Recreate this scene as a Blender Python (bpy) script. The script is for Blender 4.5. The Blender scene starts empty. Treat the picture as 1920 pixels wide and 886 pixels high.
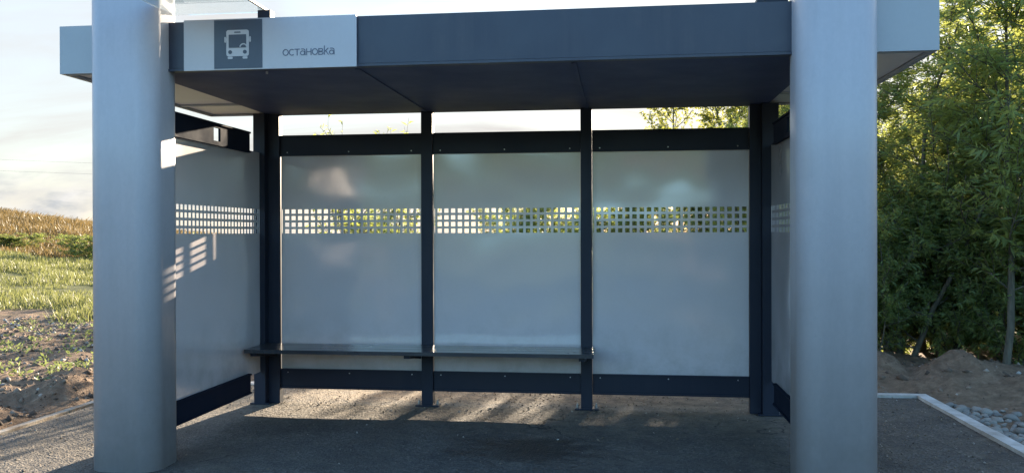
import bpy, bmesh, math, random
import numpy as np
from mathutils import Vector, Matrix, noise

random.seed(7)
RNG = np.random.default_rng(7)
S = bpy.context.scene
COL = S.collection
PI = math.pi

# ------------------------------------------------------------------ helpers
def sstep(a, b, x):
    t = np.clip((x - a) / (b - a), 0, 1)
    return t * t * (3 - 2 * t)

def link(name, me, mat=None, parent=None):
    o = bpy.data.objects.new(name, me)
    COL.objects.link(o)
    if mat is not None:
        me.materials.append(mat)
    if parent is not None:
        o.parent = parent
    return o

def obj(name, bm, mat, parent=None, smooth=False, bevel=0.0):
    """one bmesh -> one mesh object; parents sit at the world origin unless stated"""
    if bevel:
        es = [e for e in bm.edges if len(e.link_faces) == 2 and e.calc_face_angle(0) > 0.6]
        bmesh.ops.bevel(bm, geom=es, offset=bevel, segments=2, affect='EDGES', profile=0.6)
    bmesh.ops.recalc_face_normals(bm, faces=bm.faces)
    me = bpy.data.meshes.new(name)
    bm.to_mesh(me)
    bm.free()
    if smooth:
        for p in me.polygons:
            p.use_smooth = True
    return link(name, me, mat, parent)

def tag(o, label, cat, group=None):
    o['label'] = label
    o['category'] = cat
    if group:
        o['group'] = group
    return o

def kind(o, k):
    o['kind'] = k
    return o

def box(bm, x0, x1, y0, y1, z0, z1):
    v = [bm.verts.new(p) for p in ((x0, y0, z0), (x1, y0, z0), (x1, y1, z0), (x0, y1, z0),
                                   (x0, y0, z1), (x1, y0, z1), (x1, y1, z1), (x0, y1, z1))]
    for f in ((0, 3, 2, 1), (4, 5, 6, 7), (0, 1, 5, 4), (1, 2, 6, 5), (2, 3, 7, 6), (3, 0, 4, 7)):
        bm.faces.new([v[i] for i in f])

def mbox(name, mat, parent, *b, bevel=0.003):
    bm = bmesh.new()
    for q in b:
        box(bm, *q)
    return obj(name, bm, mat, parent, bevel=bevel)

def cyl(bm, cx, cy, z0, z1, r, n=64, axis='z'):
    lo, hi = [], []
    for i in range(n):
        a = 2 * PI * i / n
        c, s = r * math.cos(a), r * math.sin(a)
        if axis == 'z':
            lo.append(bm.verts.new((cx + c, cy + s, z0))); hi.append(bm.verts.new((cx + c, cy + s, z1)))
        else:   # along y: cx, cy are x, z
            lo.append(bm.verts.new((cx + c, z0, cy + s))); hi.append(bm.verts.new((cx + c, z1, cy + s)))
    for i in range(n):
        j = (i + 1) % n
        bm.faces.new((lo[i], lo[j], hi[j], hi[i]))
    bm.faces.new(hi)
    bm.faces.new(lo[::-1])

def mesh_np(name, V, F, mat, attr=None, smooth=False):
    """V (n,3), F list of equal sized index arrays (m,k)"""
    V = np.asarray(V, np.float32); F = np.asarray(F, np.int32)
    me = bpy.data.meshes.new(name)
    me.vertices.add(len(V)); me.vertices.foreach_set('co', V.ravel())
    k = F.shape[1]
    me.loops.add(F.size); me.loops.foreach_set('vertex_index', F.ravel())
    me.polygons.add(len(F))
    me.polygons.foreach_set('loop_start', np.arange(0, F.size, k, dtype=np.int32))
    if smooth:
        me.polygons.foreach_set('use_smooth', np.ones(len(F), dtype=bool))
    me.update(calc_edges=True)
    for an, av in (attr or {}).items():
        a = me.attributes.new(an, 'FLOAT', 'POINT')
        a.data.foreach_set('value', np.asarray(av, np.float32))
    if mat is not None:
        me.materials.append(mat)
    return me

# ------------------------------------------------------------------ materials
class NT:
    def __init__(s, name):
        s.m = bpy.data.materials.new(name); s.m.use_nodes = True
        s.t = s.m.node_tree; s.t.nodes.clear()
        s.out = s.n('ShaderNodeOutputMaterial')
    def n(s, typ, **kw):
        q = s.t.nodes.new(typ)
        for k, v in kw.items():
            setattr(q, k, v)
        return q
    def l(s, a, b):
        s.t.links.new(a, b)
    def noise(s, vec, scale, detail=4, rough=.55, dist=0.0):
        q = s.n('ShaderNodeTexNoise'); q.inputs['Scale'].default_value = scale
        q.inputs['Detail'].default_value = detail; q.inputs['Roughness'].default_value = rough
        q.inputs['Distortion'].default_value = dist
        if vec is not None: s.l(vec, q.inputs['Vector'])
        return q.outputs['Fac']
    def ramp(s, fac, stops):
        q = s.n('ShaderNodeValToRGB'); e = q.color_ramp.elements
        while len(e) < len(stops): e.new(.5)
        for i, (p, c) in enumerate(stops):
            e[i].position = p; e[i].color = (*c, 1) if len(c) == 3 else c
        s.l(fac, q.inputs['Fac']); return q.outputs['Color']
    def mix(s, fac, a, b, typ='MIX'):
        q = s.n('ShaderNodeMix', data_type='RGBA', blend_type=typ)
        for k, v in ((0, fac), (6, a), (7, b)):
            if hasattr(v, 'is_linked'): s.l(v, q.inputs[k])
            else: q.inputs[k].default_value = v if k == 0 else (*v, 1)
        return q.outputs[2]
    def math(s, op, a, b=None, clamp=False):
        q = s.n('ShaderNodeMath', operation=op, use_clamp=clamp)
        for k, v in ((0, a), (1, b)):
            if v is None: continue
            if hasattr(v, 'is_linked'): s.l(v, q.inputs[k])
            else: q.inputs[k].default_value = v
        return q.outputs[0]
    def maprange(s, v, a, b, c=0., d=1.):
        q = s.n('ShaderNodeMapRange'); s.l(v, q.inputs[0])
        for k, x in zip((1, 2, 3, 4), (a, b, c, d)): q.inputs[k].default_value = x
        return q.outputs[0]
    def bump(s, h, strength, dist, nrm=None):
        q = s.n('ShaderNodeBump'); q.inputs['Strength'].default_value = strength
        q.inputs['Distance'].default_value = dist; s.l(h, q.inputs['Height'])
        if nrm is not None: s.l(nrm, q.inputs['Normal'])
        return q.outputs['Normal']
    def bsdf(s, **kw):
        q = s.n('ShaderNodeBsdfPrincipled')
        for k, v in kw.items():
            k = k.replace('_', ' ')
            if hasattr(v, 'is_linked'): s.l(v, q.inputs[k])
            else: q.inputs[k].default_value = (*v, 1) if isinstance(v, tuple) and len(v) == 3 else v
        s.l(q.outputs[0], s.out.inputs[0]); return q
    def obj(s):
        return s.n('ShaderNodeTexCoord').outputs['Object']
    def stretch(s, vec, sc):
        q = s.n('ShaderNodeMapping'); q.inputs['Scale'].default_value = sc
        s.l(vec, q.inputs['Vector']); return q.outputs[0]

def painted(name, col, rough, wave=0.0, wscale=2.0, grime=.12, dirt=(.2, .17, .13), spec=.5, metal=0., coat=0., streak=True, fine_b=.05, splash=0., spangle=0.):
    k = NT(name); c = k.obj()
    f = k.noise(c, 3.0, 5, .6)
    vs = k.stretch(c, (14, 14, .6)) if streak else k.stretch(c, (5, 5, 5))
    st = k.noise(vs, 1.0, 4, .6)
    m = k.math('MULTIPLY', k.maprange(f, .45, .75), k.maprange(st, .4, .7))
    base = k.mix(k.math('MULTIPLY', m, grime), col, dirt)
    fine = k.noise(c, 60, 3, .6)
    base = k.mix(k.maprange(fine, .3, .7, 0, .10), base, (col[0] * .7, col[1] * .7, col[2] * .7))
    if splash:   # mud splashed up from the ground: real dirt on the lower sheet edge
        sz = k.n('ShaderNodeSeparateXYZ'); k.l(c, sz.inputs[0])
        q = k.math('MULTIPLY', k.maprange(sz.outputs[2], .75, .22), k.maprange(k.noise(c, 7, 6, .7), .42, .68))
        base = k.mix(k.math('MULTIPLY', q, splash), base, dirt)
    r = k.maprange(f, .3, .7, rough * .85, rough * 1.2)
    h = k.noise(c, wscale, 2, .4)
    b = k.bump(h, 1.0, wave) if wave else None
    b = k.bump(k.noise(c, 220, 2, .5), fine_b, .002, b) if b else k.bump(k.noise(c, 220, 2, .5), fine_b, .002)
    if spangle:  # galvanised mottling and a few scuffs
        v = k.n('ShaderNodeTexVoronoi'); v.inputs['Scale'].default_value = 70; k.l(k.stretch(c, (1, 1, .55)), v.inputs['Vector'])
        sp = k.n('ShaderNodeSeparateColor'); k.l(v.outputs['Color'], sp.inputs[0])
        mo = k.math('ADD', k.math('MULTIPLY', sp.outputs[0], .16), k.math('MULTIPLY', k.noise(k.stretch(c, (11, 11, .7)), 1.0, 5, .65), .9))
        base = k.mix(k.maprange(mo, .35, .85, spangle, 0), base, (col[0] * .45, col[1] * .46, col[2] * .52))
        sc = k.noise(k.stretch(c, (7, 7, 60)), 1.0, 3, .6); sm_ = k.math('MULTIPLY', k.maprange(sc, .72, .76), k.maprange(k.noise(c, 2.1, 3, .5), .55, .62))
        base = k.mix(k.math('MULTIPLY', sm_, .6), base, (.09, .09, .10))
        r = k.math('ADD', r, k.maprange(mo, .35, .85, .05, -.08))
    q = k.bsdf(Base_Color=base, Roughness=r, Metallic=metal, Specular_IOR_Level=spec, Normal=b, Coat_Weight=coat, Coat_Roughness=.10, Coat_IOR=1.9)
    if coat: k.l(b, q.inputs['Coat Normal'])
    return k.m

M = {}
M['rail'] = painted('matt_rail_coating', (.013, .018, .033), .9, 0, 1.6, .10, (.06, .06, .06), spec=.08, fine_b=.1)
M['fascia'] = painted('dark_paint_skylit_tone', (.027, .033, .057), .42, .004, 1.4, .35, (.16, .15, .14))  # lighter copy of the posts' paint, with the fascia's extra skylight in its colour
M['dark'] = painted('dark_paint_shade_tone', (.013, .018, .033), .50, .004, 1.6, .14, (.07, .07, .07), spec=.32)  # darker copy of the fascia paint, the posts' shade under the roof coloured in
M['soffit'] = painted('dark_soffit_sheet', (.080, .098, .165), .6, .004, 1.3, .12, (.08, .09, .12), spec=.25)
M['panel'] = painted('pale_grey_composite_sheet', (.63, .575, .575), .2, .06, 1.0, .16, (.36, .33, .29), spec=.6, streak=False, coat=.7, splash=.5, fine_b=.02)
M['column'] = painted('grey_column_enamel', (.46, .445, .465), .36, .002, 1.2, .30, (.25, .23, .21), spec=.4, metal=.0, fine_b=.02, splash=.22, spangle=.20)
M['wing'] = painted('grey_roof_edge_sheet', (.36, .375, .40), .4, .003, 1.4, .2)
M['wing_soffit'] = painted('pale_roof_underside', (.78, .75, .71), .35, .002, 1.4, .15)
M['sign'] = painted('pale_sign_plate', (.48, .455, .475), .38, .002, 1.4, .15)
M['sign_dark'] = painted('dark_sign_square', (.045, .055, .085), .4, .002, 1.4, .1)
M['sign_ink'] = painted('grey_sign_lettering', (.12, .13, .18), .5, 0, 1, .1)
M['steel'] = painted('zinc_bolt', (.5, .5, .5), .35, metal=.8)
M['bench'] = painted('dark_bench_board', (.032, .034, .040), .30, .002, 3.0, .5, (.09, .08, .07), coat=.3)
M['wire'] = painted('black_cable', (.03, .03, .03), .6)
M['wood'] = painted('weathered_pole_wood', (.16, .13, .10), .85, .01, 6, .5)

k = NT('glass_pane')
g = k.n('ShaderNodeBsdfPrincipled'); g.inputs['Base Color'].default_value = (.80, .88, .87, 1)
g.inputs['Roughness'].default_value = .04; g.inputs['Transmission Weight'].default_value = 1.0; g.inputs['IOR'].default_value = 1.45
k.l(g.outputs[0], k.out.inputs[0]); M['glass'] = k.m

# asphalt: dark binder, pale aggregate, sandy dust and old wet stains
def asphalt(name, dust_amt, dark=.09):
    k = NT(name)
    c = k.n('ShaderNodeNewGeometry').outputs['Position']
    v = k.n('ShaderNodeTexVoronoi'); v.inputs['Scale'].default_value = 95; k.l(c, v.inputs['Vector'])
    v2 = k.n('ShaderNodeTexVoronoi'); v2.inputs['Scale'].default_value = 38; k.l(c, v2.inputs['Vector'])
    sp = k.n('ShaderNodeSeparateColor'); k.l(v.outputs['Color'], sp.inputs[0])
    agg = k.ramp(sp.outputs[0], [(0, (dark * .55,) * 3), (.55, (dark, dark * .94, dark * .87)), (.88, (dark * 1.6, dark * 1.5, dark * 1.42)), (1, (.17, .155, .14))])
    agg = k.mix(k.maprange(k.noise(c, 2.3, 6, .65, .6), .42, .62, .55, 0), agg, (.034, .033, .033))
    n1 = k.noise(c, .9, 6, .62, .3); n2 = k.noise(c, 9, 5, .65)
    sx = k.n('ShaderNodeSeparateXYZ'); k.l(c, sx.inputs[0])
    # sand swept against the back and left edges of the stop
    edge = k.maprange(sx.outputs[1], -.75, .25, 0, .8)
    left = k.maprange(sx.outputs[0], -1.8, -3.1, 0, .38)
    right = k.maprange(sx.outputs[0], 1.2, 2.0, 1, .25)
    e = k.math('MULTIPLY', k.math('MAXIMUM', edge, left), right)
    d = k.math('ADD', k.math('MULTIPLY', k.maprange(n1, .32, .66), .40), e)
    d = k.math('MULTIPLY', d, k.maprange(n2, .25, .62), True)
    d = k.math('MULTIPLY', d, dust_amt, True)
    sand = k.mix(k.noise(c, 45, 3, .6), (.20, .16, .11), (.33, .27, .20))
    base = k.mix(d, agg, sand)
    # spilt stain with feathered arms near the middle of the floor
    mp = k.n('ShaderNodeMapping'); mp.inputs['Location'].default_value = (-.12, 1.45, 0); mp.inputs['Scale'].default_value = (1.0, 1.3, 1)
    k.l(c, mp.inputs['Vector'])
    ln = k.n('ShaderNodeVectorMath', operation='LENGTH'); k.l(mp.outputs[0], ln.inputs[0])
    sm = k.math('ADD', k.maprange(ln.outputs['Value'], .0, .95, .26, -.14), k.noise(k.stretch(c, (1.6, 4.2, 1)), 2.6, 8, .72, 2.2))
    sm = k.maprange(sm, .57, .66)
    base = k.mix(k.math('MULTIPLY', sm, .9), base, (.012, .012, .014))
    wv = k.n('ShaderNodeVectorMath', operation='ADD'); k.l(c, wv.inputs[0])
    wn_ = k.n('ShaderNodeTexNoise'); wn_.inputs['Scale'].default_value = 3.5; wn_.inputs['Detail'].default_value = 6; k.l(c, wn_.inputs['Vector'])
    ws = k.n('ShaderNodeVectorMath', operation='SCALE'); k.l(wn_.outputs['Color'], ws.inputs[0]); ws.inputs['Scale'].default_value = .5; k.l(ws.outputs[0], wv.inputs[1])
    ve = k.n('ShaderNodeTexVoronoi', feature='DISTANCE_TO_EDGE'); ve.inputs['Scale'].default_value = 1.15; k.l(wv.outputs[0], ve.inputs['Vector'])
    ck = k.math('MULTIPLY', k.maprange(ve.outputs['Distance'], .012, .004), k.maprange(n1, .50, .56))
    base = k.mix(k.math('MULTIPLY', ck, .8), base, (.012, .012, .013))
    h = k.math('ADD', v.outputs['Distance'], k.math('MULTIPLY', v2.outputs['Distance'], 1.2))
    b = k.bump(h, .9, .012); b = k.bump(n2, .5, .03, b)
    k.bsdf(Base_Color=base, Roughness=k.maprange(sm, 0, 1, .85, .5), Normal=b, Specular_IOR_Level=.35)
    return k.m
M['asphalt'] = asphalt('asphalt', 1.0)
M['road'] = asphalt('road_asphalt', .5, .22)

k = NT('kerb_concrete'); c = k.n('ShaderNodeNewGeometry').outputs['Position']
n1 = k.noise(c, 6, 6, .65); n2 = k.noise(c, 60, 4, .6)
base = k.mix(k.maprange(n1, .4, .72), (.60, .585, .555), (.30, .265, .22)); base = k.mix(k.maprange(n2, .35, .7, 0, .35), base, (.45, .43, .39))
k.bsdf(Base_Color=base, Roughness=.9, Normal=k.bump(n2, .5, .006)); M['kerb'] = k.m
k = NT('sandy_kerb'); c = k.n('ShaderNodeNewGeometry').outputs['Position']
n1 = k.noise(c, 5, 6, .7); base = k.mix(k.maprange(n1, .36, .62), (.42, .37, .30), (.22, .165, .115))
k.bsdf(Base_Color=base, Roughness=.95, Normal=k.bump(k.noise(c, 60, 4, .6), .6, .01)); M['kerb_dusty'] = k.m

k = NT('soil_and_turf'); c = k.n('ShaderNodeNewGeometry').outputs['Position']
at = k.n('ShaderNodeAttribute', attribute_name='soil').outputs['Fac']
dr = k.n('ShaderNodeAttribute', attribute_name='dry').outputs['Fac']
n1 = k.noise(c, 1.6, 8, .68); n2 = k.noise(c, 14, 6, .7); n3 = k.noise(c, .25, 5, .6)
soil = k.ramp(n2, [(.25, (.085, .057, .038)), (.5, (.22, .15, .10)), (.72, (.37, .265, .18))])
soil = k.mix(k.maprange(n1, .35, .7, 0, .6), soil, (.31, .215, .145))
turf = k.ramp(n1, [(.3, (.075, .085, .03)), (.55, (.13, .135, .045)), (.8, (.22, .19, .09))])
turf = k.mix(k.maprange(n3, .4, .65), turf, (.10, .115, .035))
turf = k.mix(dr, turf, (.20, .13, .055))
f = k.math('ADD', at, k.math('MULTIPLY', k.math('SUBTRACT', n1, .5), 1.2)); f = k.maprange(f, .35, .65)
base = k.mix(f, turf, soil)
h = k.math('ADD', n2, k.math('MULTIPLY', k.noise(c, 70, 4, .7), .35))
k.bsdf(Base_Color=base, Roughness=.95, Normal=k.bump(h, .9, .06), Specular_IOR_Level=.2); M['ground'] = k.m

k = NT('field_stone'); c = k.obj(); rnd = k.n('ShaderNodeObjectInfo').outputs['Random']
n1 = k.noise(c, 9, 6, .6); n2 = k.noise(c, 70, 3, .6)
b0 = k.ramp(rnd, [(0, (.16, .15, .135)), (.5, (.23, .21, .185)), (1, (.30, .27, .23))])
base = k.mix(k.maprange(n1, .4, .7, 0, .6), b0, (.14, .125, .105)); base = k.mix(k.maprange(n2, .4, .7, 0, .4), base, (.38, .36, .33))
k.bsdf(Base_Color=base, Roughness=.88, Normal=k.bump(n2, .4, .004)); M['stone'] = k.m

k = NT('loose_grit'); tn = k.n('ShaderNodeAttribute', attribute_name='tint').outputs['Fac']
base = k.ramp(tn, [(0, (.05, .045, .04)), (.4, (.16, .125, .09)), (.75, (.27, .21, .15)), (1, (.42, .38, .33))])
k.bsdf(Base_Color=base, Roughness=.9); M['grit'] = k.m
k = NT('loose_clods'); tn = k.n('ShaderNodeAttribute', attribute_name='tint').outputs['Fac']
base = k.ramp(tn, [(0, (.05, .034, .024)), (.5, (.16, .115, .08)), (.85, (.27, .20, .145)), (1, (.45, .42, .37))])
k.bsdf(Base_Color=base, Roughness=.95); M['clod'] = k.m

def leafmat(name, dark, mid, light, trans, tw=.5, rough=.5):
    k = NT(name); tn = k.n('ShaderNodeAttribute', attribute_name='tint').outputs['Fac']
    rnd = k.n('ShaderNodeObjectInfo').outputs['Random']
    c = k.n('ShaderNodeNewGeometry').outputs['Position']
    cl = k.noise(c, .9, 3, .5)
    v = k.math('ADD', k.math('MULTIPLY', tn, .45), k.math('MULTIPLY', k.maprange(cl, .3, .7), .4))
    v = k.math('ADD', v, k.math('MULTIPLY', rnd, .15), True)
    base = k.ramp(v, [(.1, dark), (.5, mid), (.95, light)])
    d = k.n('ShaderNodeBsdfPrincipled'); k.l(base, d.inputs['Base Color']); d.inputs['Roughness'].default_value = rough
    d.inputs['Specular IOR Level'].default_value = .35
    t = k.n('ShaderNodeBsdfTranslucent'); k.l(k.mix(.65, base, trans), t.inputs['Color'])
    m = k.n('ShaderNodeMixShader'); m.inputs[0].default_value = tw
    k.l(d.outputs[0], m.inputs[1]); k.l(t.outputs[0], m.inputs[2]); k.l(m.outputs[0], k.out.inputs[0])
    return k.m
M['willow_leaf'] = leafmat('willow_leaf', (.10, .155, .06), (.155, .225, .085), (.25, .29, .09), (.60, .63, .13))
M['bush_leaf'] = leafmat('bush_leaf', (.085, .14, .056), (.14, .205, .075), (.21, .26, .085), (.52, .58, .13))
M['birch_leaf'] = leafmat('birch_leaf', (.085, .115, .03), (.14, .18, .045), (.25, .26, .07), (.56, .55, .10))
M['grass_blade'] = leafmat('grass_blade', (.08, .095, .035), (.13, .145, .05), (.24, .235, .10), (.32, .33, .11), .40)
M['reed_blade'] = leafmat('dry_reed', (.065, .055, .024), (.15, .11, .045), (.26, .19, .08), (.26, .18, .07), .40)
M['weed_leaf'] = leafmat('weed_leaf', (.08, .12, .04), (.15, .20, .08), (.30, .32, .2), (.3, .35, .1), .4)
k = NT('willow_bark'); c = k.obj(); n1 = k.noise(k.stretch(c, (30, 30, 6)), 1.0, 5, .65)
k.bsdf(Base_Color=k.ramp(n1, [(.3, (.055, .05, .035)), (.6, (.12, .11, .08)), (.8, (.20, .185, .14))]), Roughness=.9, Normal=k.bump(n1, .6, .01)); M['bark'] = k.m

# ------------------------------------------------------------------ camera (solved from the photograph's vanishing points)
f_px, yaw, pit, roll = 1618.15, .1244, -.0042, -.0027
CAM = Vector((.6297, -6.0943, 1.25))
F = Vector((-math.sin(yaw) * math.cos(pit), math.cos(yaw) * math.cos(pit), math.sin(pit)))
R = Vector((math.cos(yaw), math.sin(yaw), 0)); U = R.cross(F)
cr, sr = math.cos(roll), math.sin(roll)
R2, U2 = cr * R + sr * U, cr * U - sr * R
cd = bpy.data.cameras.new('camera'); cam = bpy.data.objects.new('camera', cd); COL.objects.link(cam)
mx = Matrix((R2, U2, -F)).transposed().to_4x4(); mx.translation = CAM
cam.matrix_world = mx
cd.sensor_width = 36; cd.lens = f_px / 1920 * 36; cd.clip_start = .05; cd.clip_end = 5000
S.camera = cam

# ------------------------------------------------------------------ light
SUN = Vector((.168, 1.0, .21)).normalized()
EL = math.asin(SUN.z); AZ = math.atan2(SUN.x, SUN.y)
sd = bpy.data.lights.new('sun', 'SUN'); sd.energy = 5.0; sd.angle = math.radians(.5); sd.color = (1.0, .83, .62)
so = bpy.data.objects.new('sun', sd); COL.objects.link(so)
so.rotation_euler = SUN.to_track_quat('Z', 'Y').to_euler(); so.location = (10, 40, 12)
W = bpy.data.worlds.new('World'); S.world = W; W.use_nodes = True
wt = W.node_tree; wt.nodes.clear()
wo = wt.nodes.new('ShaderNodeOutputWorld'); bg = wt.nodes.new('ShaderNodeBackground'); wt.links.new(bg.outputs[0], wo.inputs[0])
sk = wt.nodes.new('ShaderNodeTexSky'); sk.sky_type = 'NISHITA'; sk.sun_disc = False
sk.sun_elevation = EL; sk.sun_rotation = AZ; sk.air_density = 1.4; sk.dust_density = .6; sk.ozone_density = 5.0; sk.altitude = 100
bg.inputs['Strength'].default_value = .14
tc = wt.nodes.new('ShaderNodeTexCoord')
sep = wt.nodes.new('ShaderNodeSeparateXYZ'); wt.links.new(tc.outputs['Generated'], sep.inputs[0])
def wn(vec_scale, scale, detail, a, b, dist=.4):
    mp = wt.nodes.new('ShaderNodeMapping'); mp.inputs['Scale'].default_value = vec_scale; wt.links.new(tc.outputs['Generated'], mp.inputs[0])
    n = wt.nodes.new('ShaderNodeTexNoise'); n.inputs['Scale'].default_value = scale; n.inputs['Detail'].default_value = detail
    n.inputs['Roughness'].default_value = .58; n.inputs['Distortion'].default_value = dist
    wt.links.new(mp.outputs[0], n.inputs['Vector'])
    r = wt.nodes.new('ShaderNodeMapRange'); r.inputs[1].default_value = a; r.inputs[2].default_value = b
    wt.links.new(n.outputs['Fac'], r.inputs[0]); return r.outputs[0]
def wm(op, a, b):
    m = wt.nodes.new('ShaderNodeMath'); m.operation = op
    for i, v in enumerate((a, b)):
        if hasattr(v, 'is_linked'): wt.links.new(v, m.inputs[i])
        else: m.inputs[i].default_value = v
    return m.outputs[0]
def wr(v, a, b, c=0., d=1.):
    r = wt.nodes.new('ShaderNodeMapRange'); wt.links.new(v, r.inputs[0])
    for i, x in zip((1, 2, 3, 4), (a, b, c, d)): r.inputs[i].default_value = x
    return r.outputs[0]
def wmix(f, a, b):
    m = wt.nodes.new('ShaderNodeMix'); m.data_type = 'RGBA'
    for i, v in ((0, f), (6, a), (7, b)):
        if hasattr(v, 'is_linked'): wt.links.new(v, m.inputs[i])
        else: m.inputs[i].default_value = v if i == 0 else (*v, 1)
    return m.outputs[2]
CLOUD = (1.14, 1.10, 1.06)
veil = wn((1, 1, 5), 1.6, 7, .36, .66, .8)                    # thin streaked cloud, thickest towards the sun
front = wr(sep.outputs[1], -.05, .55)
veil = wm('ADD', wm('MULTIPLY', veil, wr(front, 0, 1, .22, .20)), wm('MULTIPLY', front, .80))
colr = wmix(wm('MULTIPLY', veil, 1.0), sk.outputs[0], CLOUD)
puff = wn((1, 1, 2.2), 9.0, 8, .46, .60, .3)                   # far cumulus low on the horizon
band = wm('MULTIPLY', wr(sep.outputs[2], .075, .045), wr(sep.outputs[2], -.02, .005))
tone = wn((1, 1, 3.5), 22.0, 5, .40, .62, .2)
colr = wmix(wm('MULTIPLY', wm('MULTIPLY', puff, band), .85), colr, wmix(tone, (.76, .81, .88), (1.36, 1.33, 1.30)))
wt.links.new(colr, bg.inputs['Color'])
S.view_settings.view_transform = 'Standard'; S.view_settings.look = 'None'
S.view_settings.exposure = 2.35; S.view_settings.gamma = 1; S.view_settings.use_curve_mapping = False

# ------------------------------------------------------------------ setting: terrain, platform, road, kerbs
XL, XR, YB, YF = -3.20, 2.85, .72, -2.75                       # paved stop inside the kerbs
KW = .085
def lumps(x, y, sc, oct=4):
    return np.array([noise.fractal(Vector((a * sc, b * sc, 3.7)), .9, 2.1, oct) for a, b in zip(x, y)])
def lines(dense0, dense1, step, lo, hi, extra):
    a = list(np.arange(dense0, dense1, step)); g = step; v = dense1
    while v < hi: a.append(v); g *= 1.16; v += g
    a.append(hi); g = step; v = dense0
    while v > lo: a.append(v); g *= 1.16; v -= g
    a += [lo] + extra
    a = np.array(sorted(a)); keep = np.concatenate(([True], np.diff(a) > .004)); return a[keep]
gx = lines(-11, 9, .085, -900, 900, [XL - KW + .01, XL - .02, XR + .02, XR + KW - .01])
gy = lines(-3.2, 8, .075, -500, 1500, [YB + .02, YB + KW - .01, YF - KW + .01, -11, -11.2])
X, Y = np.meshgrid(gx, gy); x, y = X.ravel(), Y.ravel()
def height(x, y):
    rho = np.hypot(x, y + 3)
    dirn = np.where(y > -5, x / np.maximum(y + 6.1, .8), 0)
    A = np.clip((-dirn - .38) / .36, .06, 1.35)
    far = np.clip(1 - (rho - 75) / 200, .25, 1)
    h = A * (sstep(9, 38, rho) * .55 + sstep(33, 64, rho) * 1.55) * far * (y > -5)
    h = h + sstep(-22, -60, y) * 3.0                            # bank across the road, behind the camera
    return h
z = height(x, y)
lum = lumps(x, y, 2.2, 5); lum2 = lumps(x + 31, y - 17, .7, 4)
near = np.exp(-(np.maximum(np.hypot(x, y) - 6, 0) / 9) ** 2)
soilL = sstep(-3.0, -3.4, x) * sstep(11.0, 4.6, np.hypot(x + 3.2, (y + 1) * .8) + lum2 * 2.2)
soilR = sstep(2.6, 2.9, x) * sstep(6.0, 3.5, y) * sstep(8, 5, x)
soilB = sstep(.6, .8, y) * sstep(4.5, 2.4, y + lum2 * 1.2) * (np.abs(x) < 9)
soil = np.clip(np.maximum(np.maximum(soilL, soilR), soilB), 0, 1)
z = z + lum * .05 * near * np.clip(soil + .3, 0, 1) + lum2 * .05 * near
# heap of dug earth behind the right-hand corner of the kerb
heap = .115 * np.exp(-((x - 3.45) / .50) ** 2 - ((y - 1.5) / .42) ** 2) + .10 * np.exp(-((x - 2.6) / .7) ** 2 - ((y - 1.55) / .4) ** 2) \
     + .09 * np.exp(-((x - 4.5) / .8) ** 2 - ((y - 1.0) / .7) ** 2)
z = z + heap * (1 + lum * .9) + .03 * sstep(.8, 1.1, y) * soilR
# ploughed edge of dark clods beside the left kerb
z = z + .07 * np.exp(-((x + 3.75) / .35) ** 2) * sstep(-4, -2.4, y) * sstep(6, 3, y) * (1 + lum * 1.6)
kd = np.maximum(np.maximum(XL - KW - x, x - XR - KW), y - YB - KW)  # distance outside the kerb
z = np.where((kd > 0) & (kd < .25) & (y > -3), z * np.clip(kd / .25, .1, 1) - .012, z)
inside = (x > XL - KW + .005) & (x < XR + KW - .005) & (y < YB + KW - .005) & (y > YF - KW)
z = np.where(inside, -.25, z)
z = np.where((y <= YF - KW + .02) & (y >= -11.1), -.25, z)
nx, ny = len(gx), len(gy)
i = np.arange(nx * ny).reshape(ny, nx)
Fq = np.stack([i[:-1, :-1].ravel(), i[:-1, 1:].ravel(), i[1:, 1:].ravel(), i[1:, :-1].ravel()], 1)
rho = np.hypot(x, y + 3)
dry = np.clip(sstep(32, 44, rho) * (y > 0), 0, 1)
kind(link('ground', mesh_np('ground', np.stack([x, y, z], 1), Fq, M['ground'], {'soil': soil, 'dry': dry}, True)), 'structure')
from_grid_x, from_grid_y, Z = gx, gy, z.reshape(ny, nx)
def gz(px, py):
    px = np.asarray(px); py = np.asarray(py)
    ix = np.clip(np.searchsorted(gx, px) - 1, 0, nx - 2); iy = np.clip(np.searchsorted(gy, py) - 1, 0, ny - 2)
    tx = (px - gx[ix]) / (gx[ix + 1] - gx[ix]); ty = (py - gy[iy]) / (gy[iy + 1] - gy[iy])
    return (Z[iy, ix] * (1 - tx) + Z[iy, ix + 1] * tx) * (1 - ty) + (Z[iy + 1, ix] * (1 - tx) + Z[iy + 1, ix + 1] * tx) * ty

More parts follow.
